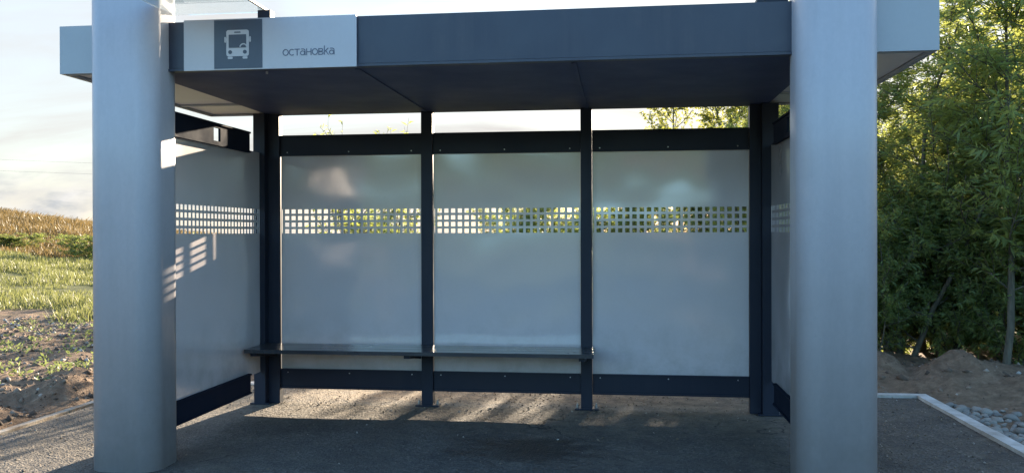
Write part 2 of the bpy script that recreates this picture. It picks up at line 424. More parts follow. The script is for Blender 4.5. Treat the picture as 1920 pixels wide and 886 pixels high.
# paved floor as a fine sheet with shallow dips
px_ = np.linspace(XL, XR, 150); py_ = np.linspace(YF, YB, 90); PX, PY = np.meshgrid(px_, py_)
pz = lumps(PX.ravel(), PY.ravel(), 1.3, 4) * .006
i = np.arange(150 * 90).reshape(90, 150)
Fp = np.stack([i[:-1, :-1].ravel(), i[:-1, 1:].ravel(), i[1:, 1:].ravel(), i[1:, :-1].ravel()], 1)
kind(link('pavement', mesh_np('pavement', np.stack([PX.ravel(), PY.ravel(), pz], 1), Fp, M['asphalt'], None, True)), 'structure')
bm = bmesh.new(); box(bm, -300, 300, -11, YF - .12, -.3, -.13)
kind(obj('road', bm, M['road']), 'structure')
bm = bmesh.new()
def run(x0, y0, x1, y1, w, top, seg=1.0, gap=.006):
    L = math.hypot(x1 - x0, y1 - y0); n = max(1, round(L / seg)); dx, dy = (x1 - x0) / L, (y1 - y0) / L
    for q in range(n):
        a, b = L * q / n + gap / 2, L * (q + 1) / n - gap / 2
        o1, o2 = random.uniform(-.004, .004), random.uniform(-.003, .003)
        P = [(x0 + dx * a, y0 + dy * a), (x0 + dx * b, y0 + dy * b)]
        nxv, nyv = -dy * w, dx * w
        pts = [P[0], P[1], (P[1][0] + nxv, P[1][1] + nyv), (P[0][0] + nxv, P[0][1] + nyv)]
        lo = [bm.verts.new((u + o2, v + o2, -.22)) for u, v in pts]; hi = [bm.verts.new((u + o2, v + o2, top + o1)) for u, v in pts]
        bm.faces.new(hi); bm.faces.new(lo[::-1])
        for e in range(4): bm.faces.new((lo[e], lo[(e + 1) % 4], hi[(e + 1) % 4], hi[e]))
run(XR + KW, YB - .0, XR + KW, YF, -KW, .022); 
run(XL - KW, YB + KW, XR + KW, YB + KW, -KW, .018)
run(XL - KW, YF, XR + KW, YF, -.11, .012)
kind(obj('kerb', bm, M['kerb'], bevel=.006), 'structure')
bm = bmesh.new(); run(XL - .028, YB, XL - .028, YF, -.057, .006)
kind(obj('kerb', bm, M['kerb_dusty'], bevel=.006), 'structure')

# ------------------------------------------------------------------ the bus shelter
root = bpy.data.objects.new('bus_shelter', None); COL.objects.link(root)
tag(root, 'grey and dark blue bus shelter with two rounded square columns, perforated panels and a bench', 'bus shelter')
D, P_ = M['dark'], M['panel']
RY, ZR, ZT = -1.676, 2.128, 2.3925
XW0, XW1 = -2.434, 2.171          # ends of the roof
XD0, XD1 = -1.96, 1.645           # dark middle part of the roof
# columns
def rounded_prism(bm, cx, cy, hw, hd, rad, z0, z1, n=16):
    P = []
    for q, (sx, sy_) in enumerate(((1, 1), (-1, 1), (-1, -1), (1, -1))):
        for e in range(n + 1):
            a = math.radians(90 * q + 90 * e / n)
            P.append((cx + sx * (hw - rad) + rad * math.cos(a), cy + sy_ * (hd - rad) + rad * math.sin(a)))
    lo = [bm.verts.new((u, v, z0)) for u, v in P]; hi = [bm.verts.new((u, v, z1)) for u, v in P]
    for e in range(len(P)):
        f = (e + 1) % len(P); bm.faces.new((lo[e], lo[f], hi[f], hi[e]))
    bm.faces.new(hi); bm.faces.new(lo[::-1])
for cx in (-1.986, 1.666):
    bm = bmesh.new(); rounded_prism(bm, cx, -1.694, .190, .160, .105, -.01, 3.35)
    o = obj('column', bm, M['column'], root)
    for p in o.data.polygons:
        p.use_smooth = abs(p.normal.z) < .5
    bm = bmesh.new(); rounded_prism(bm, cx, -1.694, .198, .168, .11, 3.352, 3.385); obj('column_cap', bm, D, root, bevel=.004)
# posts with base plates and anchor bolts
def plate(x0, x1, y0, y1, parent):
    o = mbox('base_plate', D, parent, (x0, x1, y0, y1, .002, .012), bevel=.002)
    for bx in (x0 + .018, x1 - .018):
        bm = bmesh.new(); cyl(bm, bx, (y0 + y1) / 2, .0125, .034, .009, 6); cyl(bm, bx, (y0 + y1) / 2, .0335, .045, .005, 8)
        obj('anchor_bolt', bm, M['steel'], o)
for x0, x1 in ((-.792, -.710), (.355, .434)):
    p = mbox('post', D, root, (x0, x1, 0, .07, 0, ZR - .002)); plate(x0 - .045, x1 + .045, -.01, .08, p)
for x0, x1, xi0, xi1 in ((-2.032, -1.946, -1.944, -1.859), (1.593, 1.700, 1.516, 1.591)):
    p = mbox('corner_post', D, root, (x0, x1, -.06, .07, 0, ZR - .002), (xi0, xi1, 0, .066, .003, ZR - .003)); plate(x0 - .03, x1 + .03, -.065, .085, p)

def grid_panel(us, ub, vs, vb, hole_u, hole_v, slot):
    """perforated sheet: coordinates where cells start, skipping the holes"""
    ucuts = [us]; 
    for a, b in hole_u: ucuts += [a, b]
    ucuts.append(ub)
    if slot: ucuts += list(slot)
    vc = [vs]
    for a, b in hole_v: vc += [a, b]
    vc.append(vb); ucuts = sorted(ucuts); vc = sorted(vc)
    bv0, bv1 = hole_v[0][0], hole_v[-1][1]
    bm = bmesh.new(); V = {}
    def vert(i, j):
        if (i, j) not in V: V[i, j] = bm.verts.new((ucuts[i], 0, vc[j]))
        return V[i, j]
    for i in range(len(ucuts) - 1):
        for j in range(len(vc) - 1):
            um, vm = (ucuts[i] + ucuts[i + 1]) / 2, (vc[j] + vc[j + 1]) / 2
            if any(a < um < b for a, b in hole_u) and any(a < vm < b for a, b in hole_v): continue
            if slot and slot[0] < um < slot[1] and bv0 < vm < bv1: continue
            bm.faces.new((vert(i, j), vert(i + 1, j), vert(i + 1, j + 1), vert(i, j + 1)))
    r = bmesh.ops.extrude_face_region(bm, geom=list(bm.faces))
    for v in r['geom']:
        if isinstance(v, bmesh.types.BMVert): v.co.y += .002
    return bm
HV = [(1.2505 + .0485 * q, 1.2505 + .0485 * q + .031) for q in range(4)]
def holes(a, b, n, w=.031):
    p = (b - a) / n
    return [(a + p * q + (p - w) / 2, a + p * q + (p + w) / 2) for q in range(n)]
bays = ((-1.857, -.794, 21), (-.708, .353, 21), (.436, 1.514, 21))
for a, b, n in bays:
    bm = grid_panel(a, b, .235, 1.84, [(u, v) for u, v in holes(a + .020, b - .004, n)], HV, (a + .006, a + .0105))
    bmesh.ops.translate(bm, verts=bm.verts, vec=(0, .034, 0))
    obj('wall_panel', bm, P_, root)
    def rail(name, z0, z1, dz):
        o = mbox(name, D, root, (a, b, .022, .030, z0, z1), (a, b, .012, .0215, z0, z0 + .012), (a, b, .012, .0215, z1 - .012, z1), (a, b, .0425, .060, z0, z1), bevel=.0015)
        for q in range(3):
            bm = bmesh.new(); cyl(bm, a + (b - a) * (.05 + .44 * q), (z0 + z1) / 2 + dz, .017, .0215, .0045, 8, 'y')
            obj('rivet', bm, M['steel'], o)
    rail('top_rail', 1.820, 1.971, -.05); rail('bottom_rail', .110, .255, .045)
# side walls
for xs, s in ((-1.984, 1), (1.650, -1)):
    bm = grid_panel(-1.529, -.062, .24, 1.84, holes(-1.512, -.085, 29), HV, (-.080, -.068))
    for v in bm.verts: v.co = Vector((xs - s * v.co.y, v.co.x, v.co.z))
    obj('side_panel', bm, P_, root)
    x_in, x_out = xs + s * .004, xs - s * .009
    lo, hi = sorted((x_in, x_in + s * .016)); lo2, hi2 = sorted((x_out, x_out - s * .016))
    for name, z0, z1 in (('side_top_rail', 1.820, 1.966), ('side_bottom_rail', .122, .262)):
        bx = []
        if name == 'side_top_rail':
            for y0, y1 in ((-1.528, -.815), (-.72, -.27)):
                bx += [(lo, hi, y0, y1, z0, z1)]
            bx += [(lo, hi, -.8145, -.7205, z0, z0 + .03), (lo, hi, -.8145, -.7205, z1 - .03, z1)]
        else:
            bx = [(lo, hi, -1.528, -.27, z0, z1)]
        l2, h2 = sorted((hi if s > 0 else lo, (hi if s > 0 else lo) + s * .010))
        bx += [(l2 + .0005, h2, -1.526, -.272, z0, z0 + .012), (l2 + .0005, h2, -1.526, -.272, z1 - .012, z1)]
        mbox(name, M['rail'], root, *bx, bevel=0)
# roof
mbox('fascia', M['fascia'], root, (XD0, XD1, RY, RY + .03, ZR + .016, ZT), bevel=.003)
mbox('fascia_lip', M['fascia'], root, (XD0, XD1, RY - .006, RY + .05, ZR, ZR + .0135), bevel=.002)
seams = [XD0, -.76, .395, XD1]
for a, b in zip(seams[:-1], seams[1:]):
    mbox('soffit_panel', M['soffit'], root, (a + .003, b - .003, RY + .053, .09, ZR + .002, ZR + .012), bevel=.002)
for xs in (-.76, .395):
    mbox('soffit_beam', M['soffit'], root, (xs - .012, xs + .012, RY + .055, -.003, ZR - .005, ZR + .0015), bevel=.002)
for xa, xb in ((XW0, XD0 - .002), (XD1 + .002, XW1)):
    out = xa if xa == XW0 else xb
    e0, e1 = (xa, xa + .02) if out == xa else (xb - .02, xb)
    i0, i1 = (xa + .0205, xb) if out == xa else (xa, xb - .0205)
    mbox('roof_edge', M['wing'], root, (xa, xb, RY, RY + .02, ZR + .003, ZT), (e0, e1, RY + .0205, .09, ZR + .003, ZT), (i0, i1, .07, .09, ZR + .003, ZT), bevel=.002)
    for bxx in ((i0, i1, RY + .021, RY + .035, ZR - .001, ZR + .012), (i0, i1, .055, .069, ZR - .001, ZR + .012),
                ((xa + .021, xa + .035, RY + .036, .054, ZR - .001, ZR + .012) if out == xa else (xb - .035, xb - .021, RY + .036, .054, ZR - .001, ZR + .012))):
        mbox('edge_trim', M['wing'], root, bxx, bevel=.0015)
    c0, c1 = (xa + .036, xb) if out == xa else (xa, xb - .036)
    o = mbox('roof_underside', M['wing_soffit'], root, (c0, c1, RY + .036, .054, ZR + .016, ZR + .028), bevel=0)
    yy = -.42
    mbox('underside_strip', M['wing'], o, (c0, c1, yy - .02, yy + .02, ZR + .004, ZR + .0155), bevel=.001)
mbox('rear_fascia', D, root, (XD0, XD1, .092, .112, ZR + .003, ZT), bevel=.002)
mbox('roof_deck', M['wing'], root, (XW0 + .022, XW1 - .022, RY + .032, .068, ZT - .06, ZT - .03), bevel=0)
# sign with bus pictogram and the word
sy = RY - .008
sg = mbox('sign_board', M['sign'], root, (-1.699, -.741, sy - .012, sy, ZR - .003, ZT + .004), bevel=.002)
sq = mbox('pictogram_square', M['sign_dark'], sg, (-1.526, -1.257, sy - .0145, sy - .0125, ZR + .003, ZT - .002), bevel=0)
def disc(bm, cx, cz, r, y, n=20):
    bm.faces.new([bm.verts.new((cx + r * math.cos(2 * PI * q / n), y, cz + r * math.sin(2 * PI * q / n))) for q in range(n)])
def ribbon(bm, pts, w, y, closed=False):
    n = len(pts); Lf, Rt = [], []
    for q in range(n):
        p0 = Vector(pts[q - 1] if (q or closed) else pts[q]); p1 = Vector(pts[(q + 1) % n] if (q < n - 1 or closed) else pts[q])
        t = (p1 - p0).normalized(); nv = Vector((-t.y, t.x)) * w / 2; c = Vector(pts[q])
        Lf.append(bm.verts.new((c.x + nv.x, y, c.y + nv.y))); Rt.append(bm.verts.new((c.x - nv.x, y, c.y - nv.y)))
    for q in range(n if closed else n - 1):
        j = (q + 1) % n
        bm.faces.new((Lf[q], Rt[q], Rt[j], Lf[j]))
def solid(bm, t):
    r = bmesh.ops.extrude_face_region(bm, geom=list(bm.faces))
    for v in r['geom']:
        if isinstance(v, bmesh.types.BMVert): v.co.y += t
def arc(cx, cz, rx, rz, a0, a1, n=14):
    return [(cx + rx * math.cos(math.radians(a0 + (a1 - a0) * q / n)), cz + rz * math.sin(math.radians(a0 + (a1 - a0) * q / n))) for q in range(n + 1)]
def rrect(bm, x0, x1, z0, z1, r, y):
    pts = arc(x1 - r, z1 - r, r, r, 0, 90, 4) + arc(x0 + r, z1 - r, r, r, 90, 180, 4) + arc(x0 + r, z0 + r, r, r, 180, 270, 4) + arc(x1 - r, z0 + r, r, r, 270, 360, 4)
    bm.faces.new([bm.verts.new((u, y, v)) for u, v in pts])
bx, bz = -1.3935, 2.2615            # centre of the pictogram
bm = bmesh.new(); y0 = sy - .0165
rrect(bm, bx - .063, bx + .063, bz - .066, bz + .074, .012, y0)           # body
rrect(bm, bx - .074, bx - .065, bz + .008, bz + .038, .004, y0); rrect(bm, bx + .065, bx + .074, bz + .008, bz + .038, .004, y0)  # mirrors
rrect(bm, bx - .055, bx - .028, bz - .080, bz - .068, .004, y0); rrect(bm, bx + .028, bx + .055, bz - .080, bz - .068, .004, y0)  # wheels
rrect(bm, bx - .068, bx - .0635, bz + .015, bz + .031, .002, y0); rrect(bm, bx + .0635, bx + .068, bz + .015, bz + .031, .002, y0)
solid(bm, .0018); pic = obj('bus_pictogram', bm, M['sign'], sq)
bm = bmesh.new(); y1 = sy - .0185
rrect(bm, bx - .049, bx + .049, bz - .021, bz + .049, .003, y1)
rrect(bm, bx - .018, bx + .018, bz + .058, bz + .0645, .003, y1)
disc(bm, bx - .041, bz - .044, .0105, y1); disc(bm, bx + .041, bz - .044, .0105, y1)
solid(bm, .0018); wnd = obj('pictogram_window', bm, M['sign_dark'], sq)
bm = bmesh.new(); ribbon(bm, arc(bx + .034, bz - .021, .019, .019, 8, 172, 14), .006, sy - .0205); solid(bm, .0018)
obj('pictogram_wheel', bm, M['sign'], sq)
# lettering: rounded geometric lowercase
bm = bmesh.new(); sw = .0046; xh = .0355; zb = 2.1905; yl = sy - .0140
def O(cx, rx=.0145): ribbon(bm, arc(cx, zb + xh / 2, rx, xh / 2 - sw / 2, 0, 345, 23), sw, yl, True)
def poly(*p): ribbon(bm, p, sw, yl)
cur = -1.1445
def adv(w):
    global cur
    c = cur + w / 2; cur += w; return c
O(adv(.034))
c0 = adv(.031); ribbon(bm, arc(c0 + .002, zb + xh / 2, .0145, xh / 2 - sw / 2, 50, 310, 18), sw, yl)
c0 = adv(.031); poly((c0 - .0145, zb + xh - sw / 2), (c0 + .0145, zb + xh - sw / 2)); poly((c0, zb + xh - sw), (c0, zb))
def A(c0):
    ribbon(bm, arc(c0 - .002, zb + .0125, .0115, .0115 - .001, 0, 345, 20), sw, yl, True)
    ribbon(bm, [(c0 - .010, zb + xh - sw / 2), (c0 + .001, zb + xh - sw / 2)] + arc(c0 + .001, zb + xh - .0115, .0105, .0092, 90, 0, 8) + [(c0 + .0115, zb)], sw, yl)
A(adv(.0325))
c0 = adv(.0325); poly((c0 - .012, zb), (c0 - .012, zb + xh)); poly((c0 + .012, zb), (c0 + .012, zb + xh)); poly((c0 - .0095, zb + xh / 2), (c0 + .0095, zb + xh / 2))
O(adv(.034))
c0 = adv(.031); poly((c0 - .0115, zb), (c0 - .0115, zb + xh))
ribbon(bm, [(c0 - .009, zb + xh - sw / 2), (c0 + .002, zb + xh - sw / 2)] + arc(c0 + .002, zb + xh * .74, .0078, .0070, 90, -90, 10) + [(c0 - .009, zb + xh * .55)], sw, yl)
ribbon(bm, [(c0 - .009, zb + xh * .46), (c0 + .003, zb + xh * .46)] + arc(c0 + .003, zb + xh * .26, .0090, .0070, 90, -90, 10) + [(c0 - .009, zb + sw / 2)], sw, yl)
c0 = adv(.029); poly((c0 - .0105, zb), (c0 - .0105, zb + xh * 1.35)); poly((c0 + .011, zb + xh), (c0 - .008, zb + xh * .48)); poly((c0 - .004, zb + xh * .60), (c0 + .012, zb))
A(adv(.0325))
solid(bm, .0013); obj('lettering', bm, M['sign_ink'], sg)
# glass canopy pane held on brackets above the fascia
gl = mbox('glass_canopy', M['glass'], root, (-1.80, -1.262, -2.45, -1.615, 2.446, 2.454), bevel=0)
mbox('canopy_edge', D, gl, (-1.261, -1.250, -2.45, -1.615, 2.444, 2.456), bevel=.001)
mbox('bracket', D, gl, (-1.292, -1.222, RY + .002, RY + .06, ZT + .001, 2.4435), bevel=.003)
mbox('roof_bracket', D, root, (1.31, 1.46, RY + .003, RY + .07, ZT + .001, ZT + .022), bevel=.003)
# small pale peg under the soffit, standing in for a bright speck of light
bm = bmesh.new(); cyl(bm, -1.272, -1.60, ZR - .012, ZR + .0015, .0065, 10); obj('soffit_light_speck', bm, M['sign'], root)
# bench fixed to the posts
bn = bpy.data.objects.new('bench', None); COL.objects.link(bn); bn.parent = root
for y0, y1 in ((-.392, -.272), (-.266, -.146), (-.140, -.022)):
    mbox('seat_plank', M['bench'], bn, (-1.958, .456, y0, y1, .421, .447), bevel=.004)
for x0, x1 in ((-1.93, -1.885), (-.835, -.795), (.356, .396)):
    bm = bmesh.new()
    v = [bm.verts.new((xx, yy, zz)) for xx in (x0, x1) for yy, zz in ((-.35, .420), (-.35, .395), (-.10, .365), (-.003, .345), (-.003, .420))]
    bm.faces.new(v[:5][::-1]); bm.faces.new(v[5:])
    for q in range(5): bm.faces.new((v[q], v[(q + 1) % 5], v[5 + (q + 1) % 5], v[5 + q]))
    obj('bench_bracket', bm, D, bn, bevel=.002)

# ------------------------------------------------------------------ vegetation generators
def tube_np(V, Fc, pts, r0, r1, n=5):
    pts = np.asarray(pts, float); m = len(pts); b = len(V)
    for q in range(m):
        t = pts[min(q + 1, m - 1)] - pts[max(q - 1, 0)]; t = t / (np.linalg.norm(t) + 1e-9)
        u = np.cross(t, (.3, .9, .2)); u /= np.linalg.norm(u) + 1e-9; w = np.cross(t, u); r = r0 + (r1 - r0) * q / (m - 1)
        for j in range(n):
            a = 2 * PI * j / n; V.append(pts[q] + r * (math.cos(a) * u + math.sin(a) * w))
    for q in range(m - 1):
        for j in range(n):
            Fc.append((b + q * n + j, b + q * n + (j + 1) % n, b + (q + 1) * n + (j + 1) % n, b + (q + 1) * n + j))

def leaves_np(base, dirs, length, width, droop=.0):
    """kite leaves: base point, direction, one quad each, folded a little and bent at the tip"""
    n = len(base); d = dirs / (np.linalg.norm(dirs, axis=1, keepdims=True) + 1e-9)
    rv = RNG.normal(size=(n, 3)); side = np.cross(d, rv); side /= np.linalg.norm(side, axis=1, keepdims=True) + 1e-9
    nrm = np.cross(d, side)
    L = length[:, None]; Wd = width[:, None]
    m1 = base + d * L * .42 + side * Wd * .5 + nrm * Wd * .18; m2 = base + d * L * .42 - side * Wd * .5 + nrm * Wd * .18
    tip = base + d * L - np.array([0, 0, 1.]) * L * droop
    V = np.stack([base, m1, tip, m2], 1).reshape(-1, 3)
    Fc = np.arange(n * 4, dtype=np.int32).reshape(n, 4)
    tint = np.repeat(RNG.random(n), 4)
    return V, Fc, tint

def rnd_polyline(p0, d0, L, n, up, wob, rng):
    pts = [np.array(p0, float)]; d = np.array(d0, float); d /= np.linalg.norm(d)
    for q in range(n):
        d = d + np.array([0, 0, up]) / n + rng.normal(size=3) * wob; d /= np.linalg.norm(d)
        pts.append(pts[-1] + d * L / n)
    return np.array(pts)

def make_tree(seed, h, r, stems, nb, ntw, nl, leaf, lw, low=.12, upb=.9, droop=.25, tr=.045, twl=.5, lean=.06, wands=0):
    rng = np.random.default_rng(seed); TV, TF = [], []; LB, LD, LL = [], [], []
    def twig(p, d, L, dens):
        pl = rnd_polyline(p, d, L, 4, .25, .10, rng); tube_np(TV, TF, pl, .0045, .0016, 3)
        m = max(4, int(nl * dens)); t = np.sort(rng.random(m)) * 3.999; i0 = t.astype(int); fr = (t - i0)[:, None]
        pos = pl[i0] * (1 - fr) + pl[i0 + 1] * fr; ax = pl[i0 + 1] - pl[i0]; ax /= np.linalg.norm(ax, axis=1, keepdims=True)
        sd = rng.normal(size=(m, 3)); sd -= ax * (sd * ax).sum(1, keepdims=True); sd /= np.linalg.norm(sd, axis=1, keepdims=True) + 1e-9
        LB.append(pos); LD.append(ax * .62 + sd * .8 - np.array([0, 0, droop])); LL.append(leaf * rng.uniform(.55, 1.25, m))
    for s in range(stems):
        a0 = rng.uniform(0, 2 * PI); sp = 0 if stems == 1 else rng.uniform(.05, .22) * r
        hs = h * rng.uniform(.72, 1.0) if s else h
        tl = rnd_polyline((math.cos(a0) * sp, math.sin(a0) * sp, -.05), (math.cos(a0) * (.12 if stems == 1 else .32), math.sin(a0) * (.12 if stems == 1 else .32), 1), hs, 9, .25, lean, rng)
        tube_np(TV, TF, tl, tr * (1 if not s else .75), .006, 7)
        for b in range(nb):
            t = low + (1 - low) * (b + rng.random()) / nb; q = t * 8.999; i0 = int(q); p = tl[i0] + (tl[i0 + 1] - tl[i0]) * (q - i0)
            a = rng.uniform(0, 2 * PI); prof = math.sin(PI * min(1, .12 + t * .86)) ** .6 * .9 + .12
            L = r * prof * rng.uniform(.55, 1.15)
            br = rnd_polyline(p, (math.cos(a), math.sin(a), rng.uniform(.1, .75)), L, 5, upb, .10, rng)
            tube_np(TV, TF, br, max(.005, tr * .32 * (1 - t * .6)), .003, 4)
            for w in range(ntw):
                u = rng.uniform(.15, 1.0) * 4.999; j = int(u); pp = br[j] + (br[j + 1] - br[j]) * (u - j); bd = br[j + 1] - br[j]
                bd /= np.linalg.norm(bd); dd = bd * .6 + rng.normal(size=3) * .55 + np.array([0, 0, .25])
                twig(pp, dd, twl * rng.uniform(.5, 1.2), rng.uniform(.7, 1.2))
        for w in range(wands):
            q = rng.uniform(.75, .99) * 8.999; i0 = int(q)
            twig(tl[i0], (rng.normal() * .22, rng.normal() * .22, 1), twl * rng.uniform(1.5, 2.6), 1.3)
    B = np.concatenate(LB); Dd = np.concatenate(LD); Ln = np.concatenate(LL)
    V, Fc, tint = leaves_np(B, Dd, Ln, Ln * lw, .12)
    return (np.array(TV), np.array(TF)), (V, Fc, tint)

def tree_meshes(name, leafm, **kw):
    (tv, tf), (lv, lf, ti) = make_tree(**kw)
    return mesh_np(name + '_trunk', tv, tf, M['bark'], None, True), mesh_np(name + '_crown', lv, lf, M[leafm], {'tint': ti})

def plant(name, meshes, loc, rz, sc, label, cat, group=None, zs=None):
    """empty at the base with trunk and crown children; meshes are shared by copies"""
    r = bpy.data.objects.new(name, None); COL.objects.link(r)
    r.location = (loc[0], loc[1], float(gz(loc[0], loc[1])) - .02); r.rotation_euler = (0, 0, rz); r.scale = (sc, sc, zs or sc)
    tag(r, label, cat, group)
    for n, me in zip(('trunk', 'crown'), meshes):
        o = bpy.data.objects.new(n, me); COL.objects.link(o); o.parent = r
    return r

wil = [tree_meshes('willow', 'willow_leaf', seed=11 + q, h=4.6, r=1.4, stems=4, nb=17, ntw=13, nl=28, leaf=.09, lw=.22, low=.02, twl=.42, wands=5) for q in range(3)]
slim = tree_meshes('young_willow', 'willow_leaf', seed=41, h=3.6, r=.95, stems=1, nb=34, ntw=11, nl=26, leaf=.10, lw=.21, low=.15, twl=.36, tr=.035, wands=3)
alder = tree_meshes('alder', 'bush_leaf', seed=51, h=7.5, r=2.0, stems=1, nb=60, ntw=13, nl=30, leaf=.08, lw=.62, low=.55, twl=.5, tr=.09, wands=2)
birch = tree_meshes('birch', 'birch_leaf', seed=61, h=5.6, r=1.25, stems=1, nb=38, ntw=10, nl=24, leaf=.07, lw=.55, low=.30, twl=.45, tr=.05, droop=.5, wands=2)
bush = [tree_meshes('bush', 'bush_leaf', seed=71 + q, h=2.0, r=.85, stems=6, nb=11, ntw=9, nl=28, leaf=.075, lw=.30, low=.03, twl=.32, tr=.018, wands=1) for q in range(2)]
sap = tree_meshes('sapling', 'willow_leaf', seed=81, h=2.3, r=.42, stems=3, nb=8, ntw=4, nl=16, leaf=.08, lw=.2, low=.2, twl=.3, tr=.014, wands=2)

GW = 'willows crowded behind the earth heap'
T = [
 ('young_willow', slim, (3.98, 1.95), .4, 1.0, 'young willow with a bare pale stem rising straight from the earth heap', 'tree'),
 ('willow', wil[0], (3.35, 2.75), 1.1, (.92, .60), 'bushy willow right beside the right column, behind the lowest part of the earth heap', 'tree'),
 ('willow', wil[1], (4.75, 2.75), 2.6, (1.05, .74), 'dense willow just behind the young bare-stemmed one, at the right edge', 'tree'),
 ('willow', wil[2], (3.95, 3.7), 4.0, (1.12, .76), 'tall willow with long upright shoots against the sky beside the roof end', 'tree'),
 ('willow', wil[0], (5.6, 3.7), 5.2, (1.20, .84), 'broad dark willow in the second row at the far right of the picture', 'tree'),
 ('willow', wil[1], (4.9, 5.4), .8, (1.15, .86), 'willow in the third row showing yellow-green leaves between the taller shoots', 'tree'),
 ('willow', wil[2], (6.3, 2.3), 2.2, (1.1, .84), 'willow past the right edge of the picture beside the stones', 'tree'),
 ('willow', wil[0], (3.35, 4.6), 3.3, (.86, .72), 'yellow-green sunlit willow under the slanting edge of the right roof end', 'tree'),
 ('alder', alder, (6.3, 5.4), .5, .95, 'tall dark alder whose crown fills the top right corner', 'tree'),
 ('alder', alder, (7.8, 7.0), 2.5, 1.05, 'tall alder farther back and right of the other alder', 'tree'),
 ('willow', wil[1], (5.4, 6.8), 1.9, (1.1, .84), 'willow of the rear row left of the tall alder', 'tree'),
 ('willow', wil[2], (6.9, 4.1), 4.4, (1.15, .9), 'willow of the rear row standing under the tall alder', 'tree'),
 ('willow', wil[2], (7.4, 6.0), .9, (1.2, .95), 'rearmost willow between the two alders', 'tree'),
 ('birch', birch, (1.85, 11.5), .3, .86, 'thin birch alone at the left end of the trees over the third back panel', 'tree'),
 ('birch', birch, (2.95, 10.6), 2.0, .86, 'airy birch between the lone thin birch and the corner post', 'tree'),
 ('birch', birch, (2.35, 10.9), 5.0, .80, 'bushy birch close beside the lone thin birch over the third back panel', 'tree'),
 ('willow', wil[1], (3.25, 8.4), 3.0, (.8, .72), 'sunlit willow farthest left, seen over the rail next to the corner post', 'tree'),
 ('birch', birch, (3.45, 8.6), 4.1, .95, 'yellow leaved birch seen over the rail beside the right corner post', 'tree'),
]
for n, m, l, rz, s, lab, cat in T:
    s, zs = s if isinstance(s, tuple) else (s, s)
    plant(n, m, l, rz, s, lab, cat, GW if n == 'willow' else ('birches behind the shelter' if n == 'birch' else None), zs)
B = [
 ((1.15, 9.6), .2, 1.02, 'low bush seen through the left holes of the third back panel'),
 ((2.05, 9.2), 1.7, 1.05, 'low bush seen through the middle holes of the third back panel'),
 ((2.75, 7.6), 3.0, .98, 'low bush seen through the right holes of the third back panel'),
 ((2.50, 3.9), 4.4, .98, 'dark bush between the right corner post and the earth heap'),
 ((.35, 10.2), 5.0, .90, 'low bush seen through the right holes of the middle back panel'),
 ((-.45, 11.4), 2.1, .78, 'lower bush seen through the middle of the middle back panel'),
 ((-.70, 9.7), 1.3, .98, 'low bush just right of the centre of the middle back panel, seen through its holes'),
 ((-1.45, 10.4), 3.6, .86, 'low bush at the centre of the middle back panel, seen through its holes'),
 ((-3.7, 9.3), .4, .80, 'low bush in the middle of the left back panel, seen through its holes'),
 ((-4.6, 10.0), 2.7, .76, 'low bush in the left third of the left back panel, seen through its holes'),
 ((4.25, 2.45), 1.4, .74, 'dark undergrowth bush just behind the bare willow stem'),
 ((3.45, 3.3), 2.2, .85, 'dark undergrowth bush filling the gap between the two nearest willows'),
 ((5.25, 2.7), .4, .82, 'dark undergrowth bush at the right edge under the willows'),
 ((4.0, 3.5), 5.1, .9, 'dark undergrowth bush deep in the shade behind the crest of the earth heap'),
 ((3.05, 2.55), .9, .66, 'small dark bush at the foot of the willows beside the right column'),
 ((3.75, 2.75), 2.9, .80, 'dark undergrowth bush between the young willow and the right column'),
 ((4.75, 2.05), 5.6, .70, 'dark undergrowth bush right of the bare willow stem'),
]
for q, (l, rz, s, lab) in enumerate(B):
    plant('bush', bush[q % 2], l, rz, s, lab, 'bush', 'dark bushes behind the shelter and under the willows')
for l, rz, sc, lab in (((-2.35, 4.2), .3, 1.17, 'feathery sapling whose tallest tips show over the left back panel'), ((-2.02, 4.5), 2.3, 1.10, 'slender sapling at the right of the feathery tips over the left back panel'),
                       ((-2.62, 4.4), 4.0, 1.09, 'slender sapling at the left of the feathery tips over the left back panel')):
    plant('sapling', sap, l, rz, sc, lab, 'sapling', 'saplings behind the left back panel')
for q, (l, s, lab) in enumerate((((-17.2, 21.5), .75, 'dark shrub beside the left column where the dry reeds meet the grass'), ((-21.8, 23.5), .6, 'lower dark shrub left of the one beside the left column, on the reed edge'),
                                 ((-14.6, 22.0), .8, 'dark shrub seen through the holes of the left side wall'))):
    plant('shrub', bush[q % 2], l, q * 2., s * 1.9, lab, 'shrub', 'shrubs on the edge of the reeds', s * .62)

# far wood across the road, behind the camera: one leafy mass, mirrored dimly in the panels
n = 26000; wx = RNG.uniform(-130, 130, n); wy = -62 - np.abs(RNG.normal(0, 5, n)); top = 5.2 + 2.2 * lumps(wx, wy * 0, .045, 4) + 1.3 * lumps(wx, wy, .25, 3)
wz = gz(wx, wy) + RNG.random(n) ** .6 * np.maximum(top, 1.5)
dv = RNG.normal(size=(n, 3)); ln = RNG.uniform(.7, 1.5, n)
V, Fc, Tt = leaves_np(np.stack([wx, wy, wz], 1), dv, ln, ln * .8, .1); kind(link('far_wood', mesh_np('far_wood', V, Fc, M['bush_leaf'], {'tint': Tt})), 'stuff')

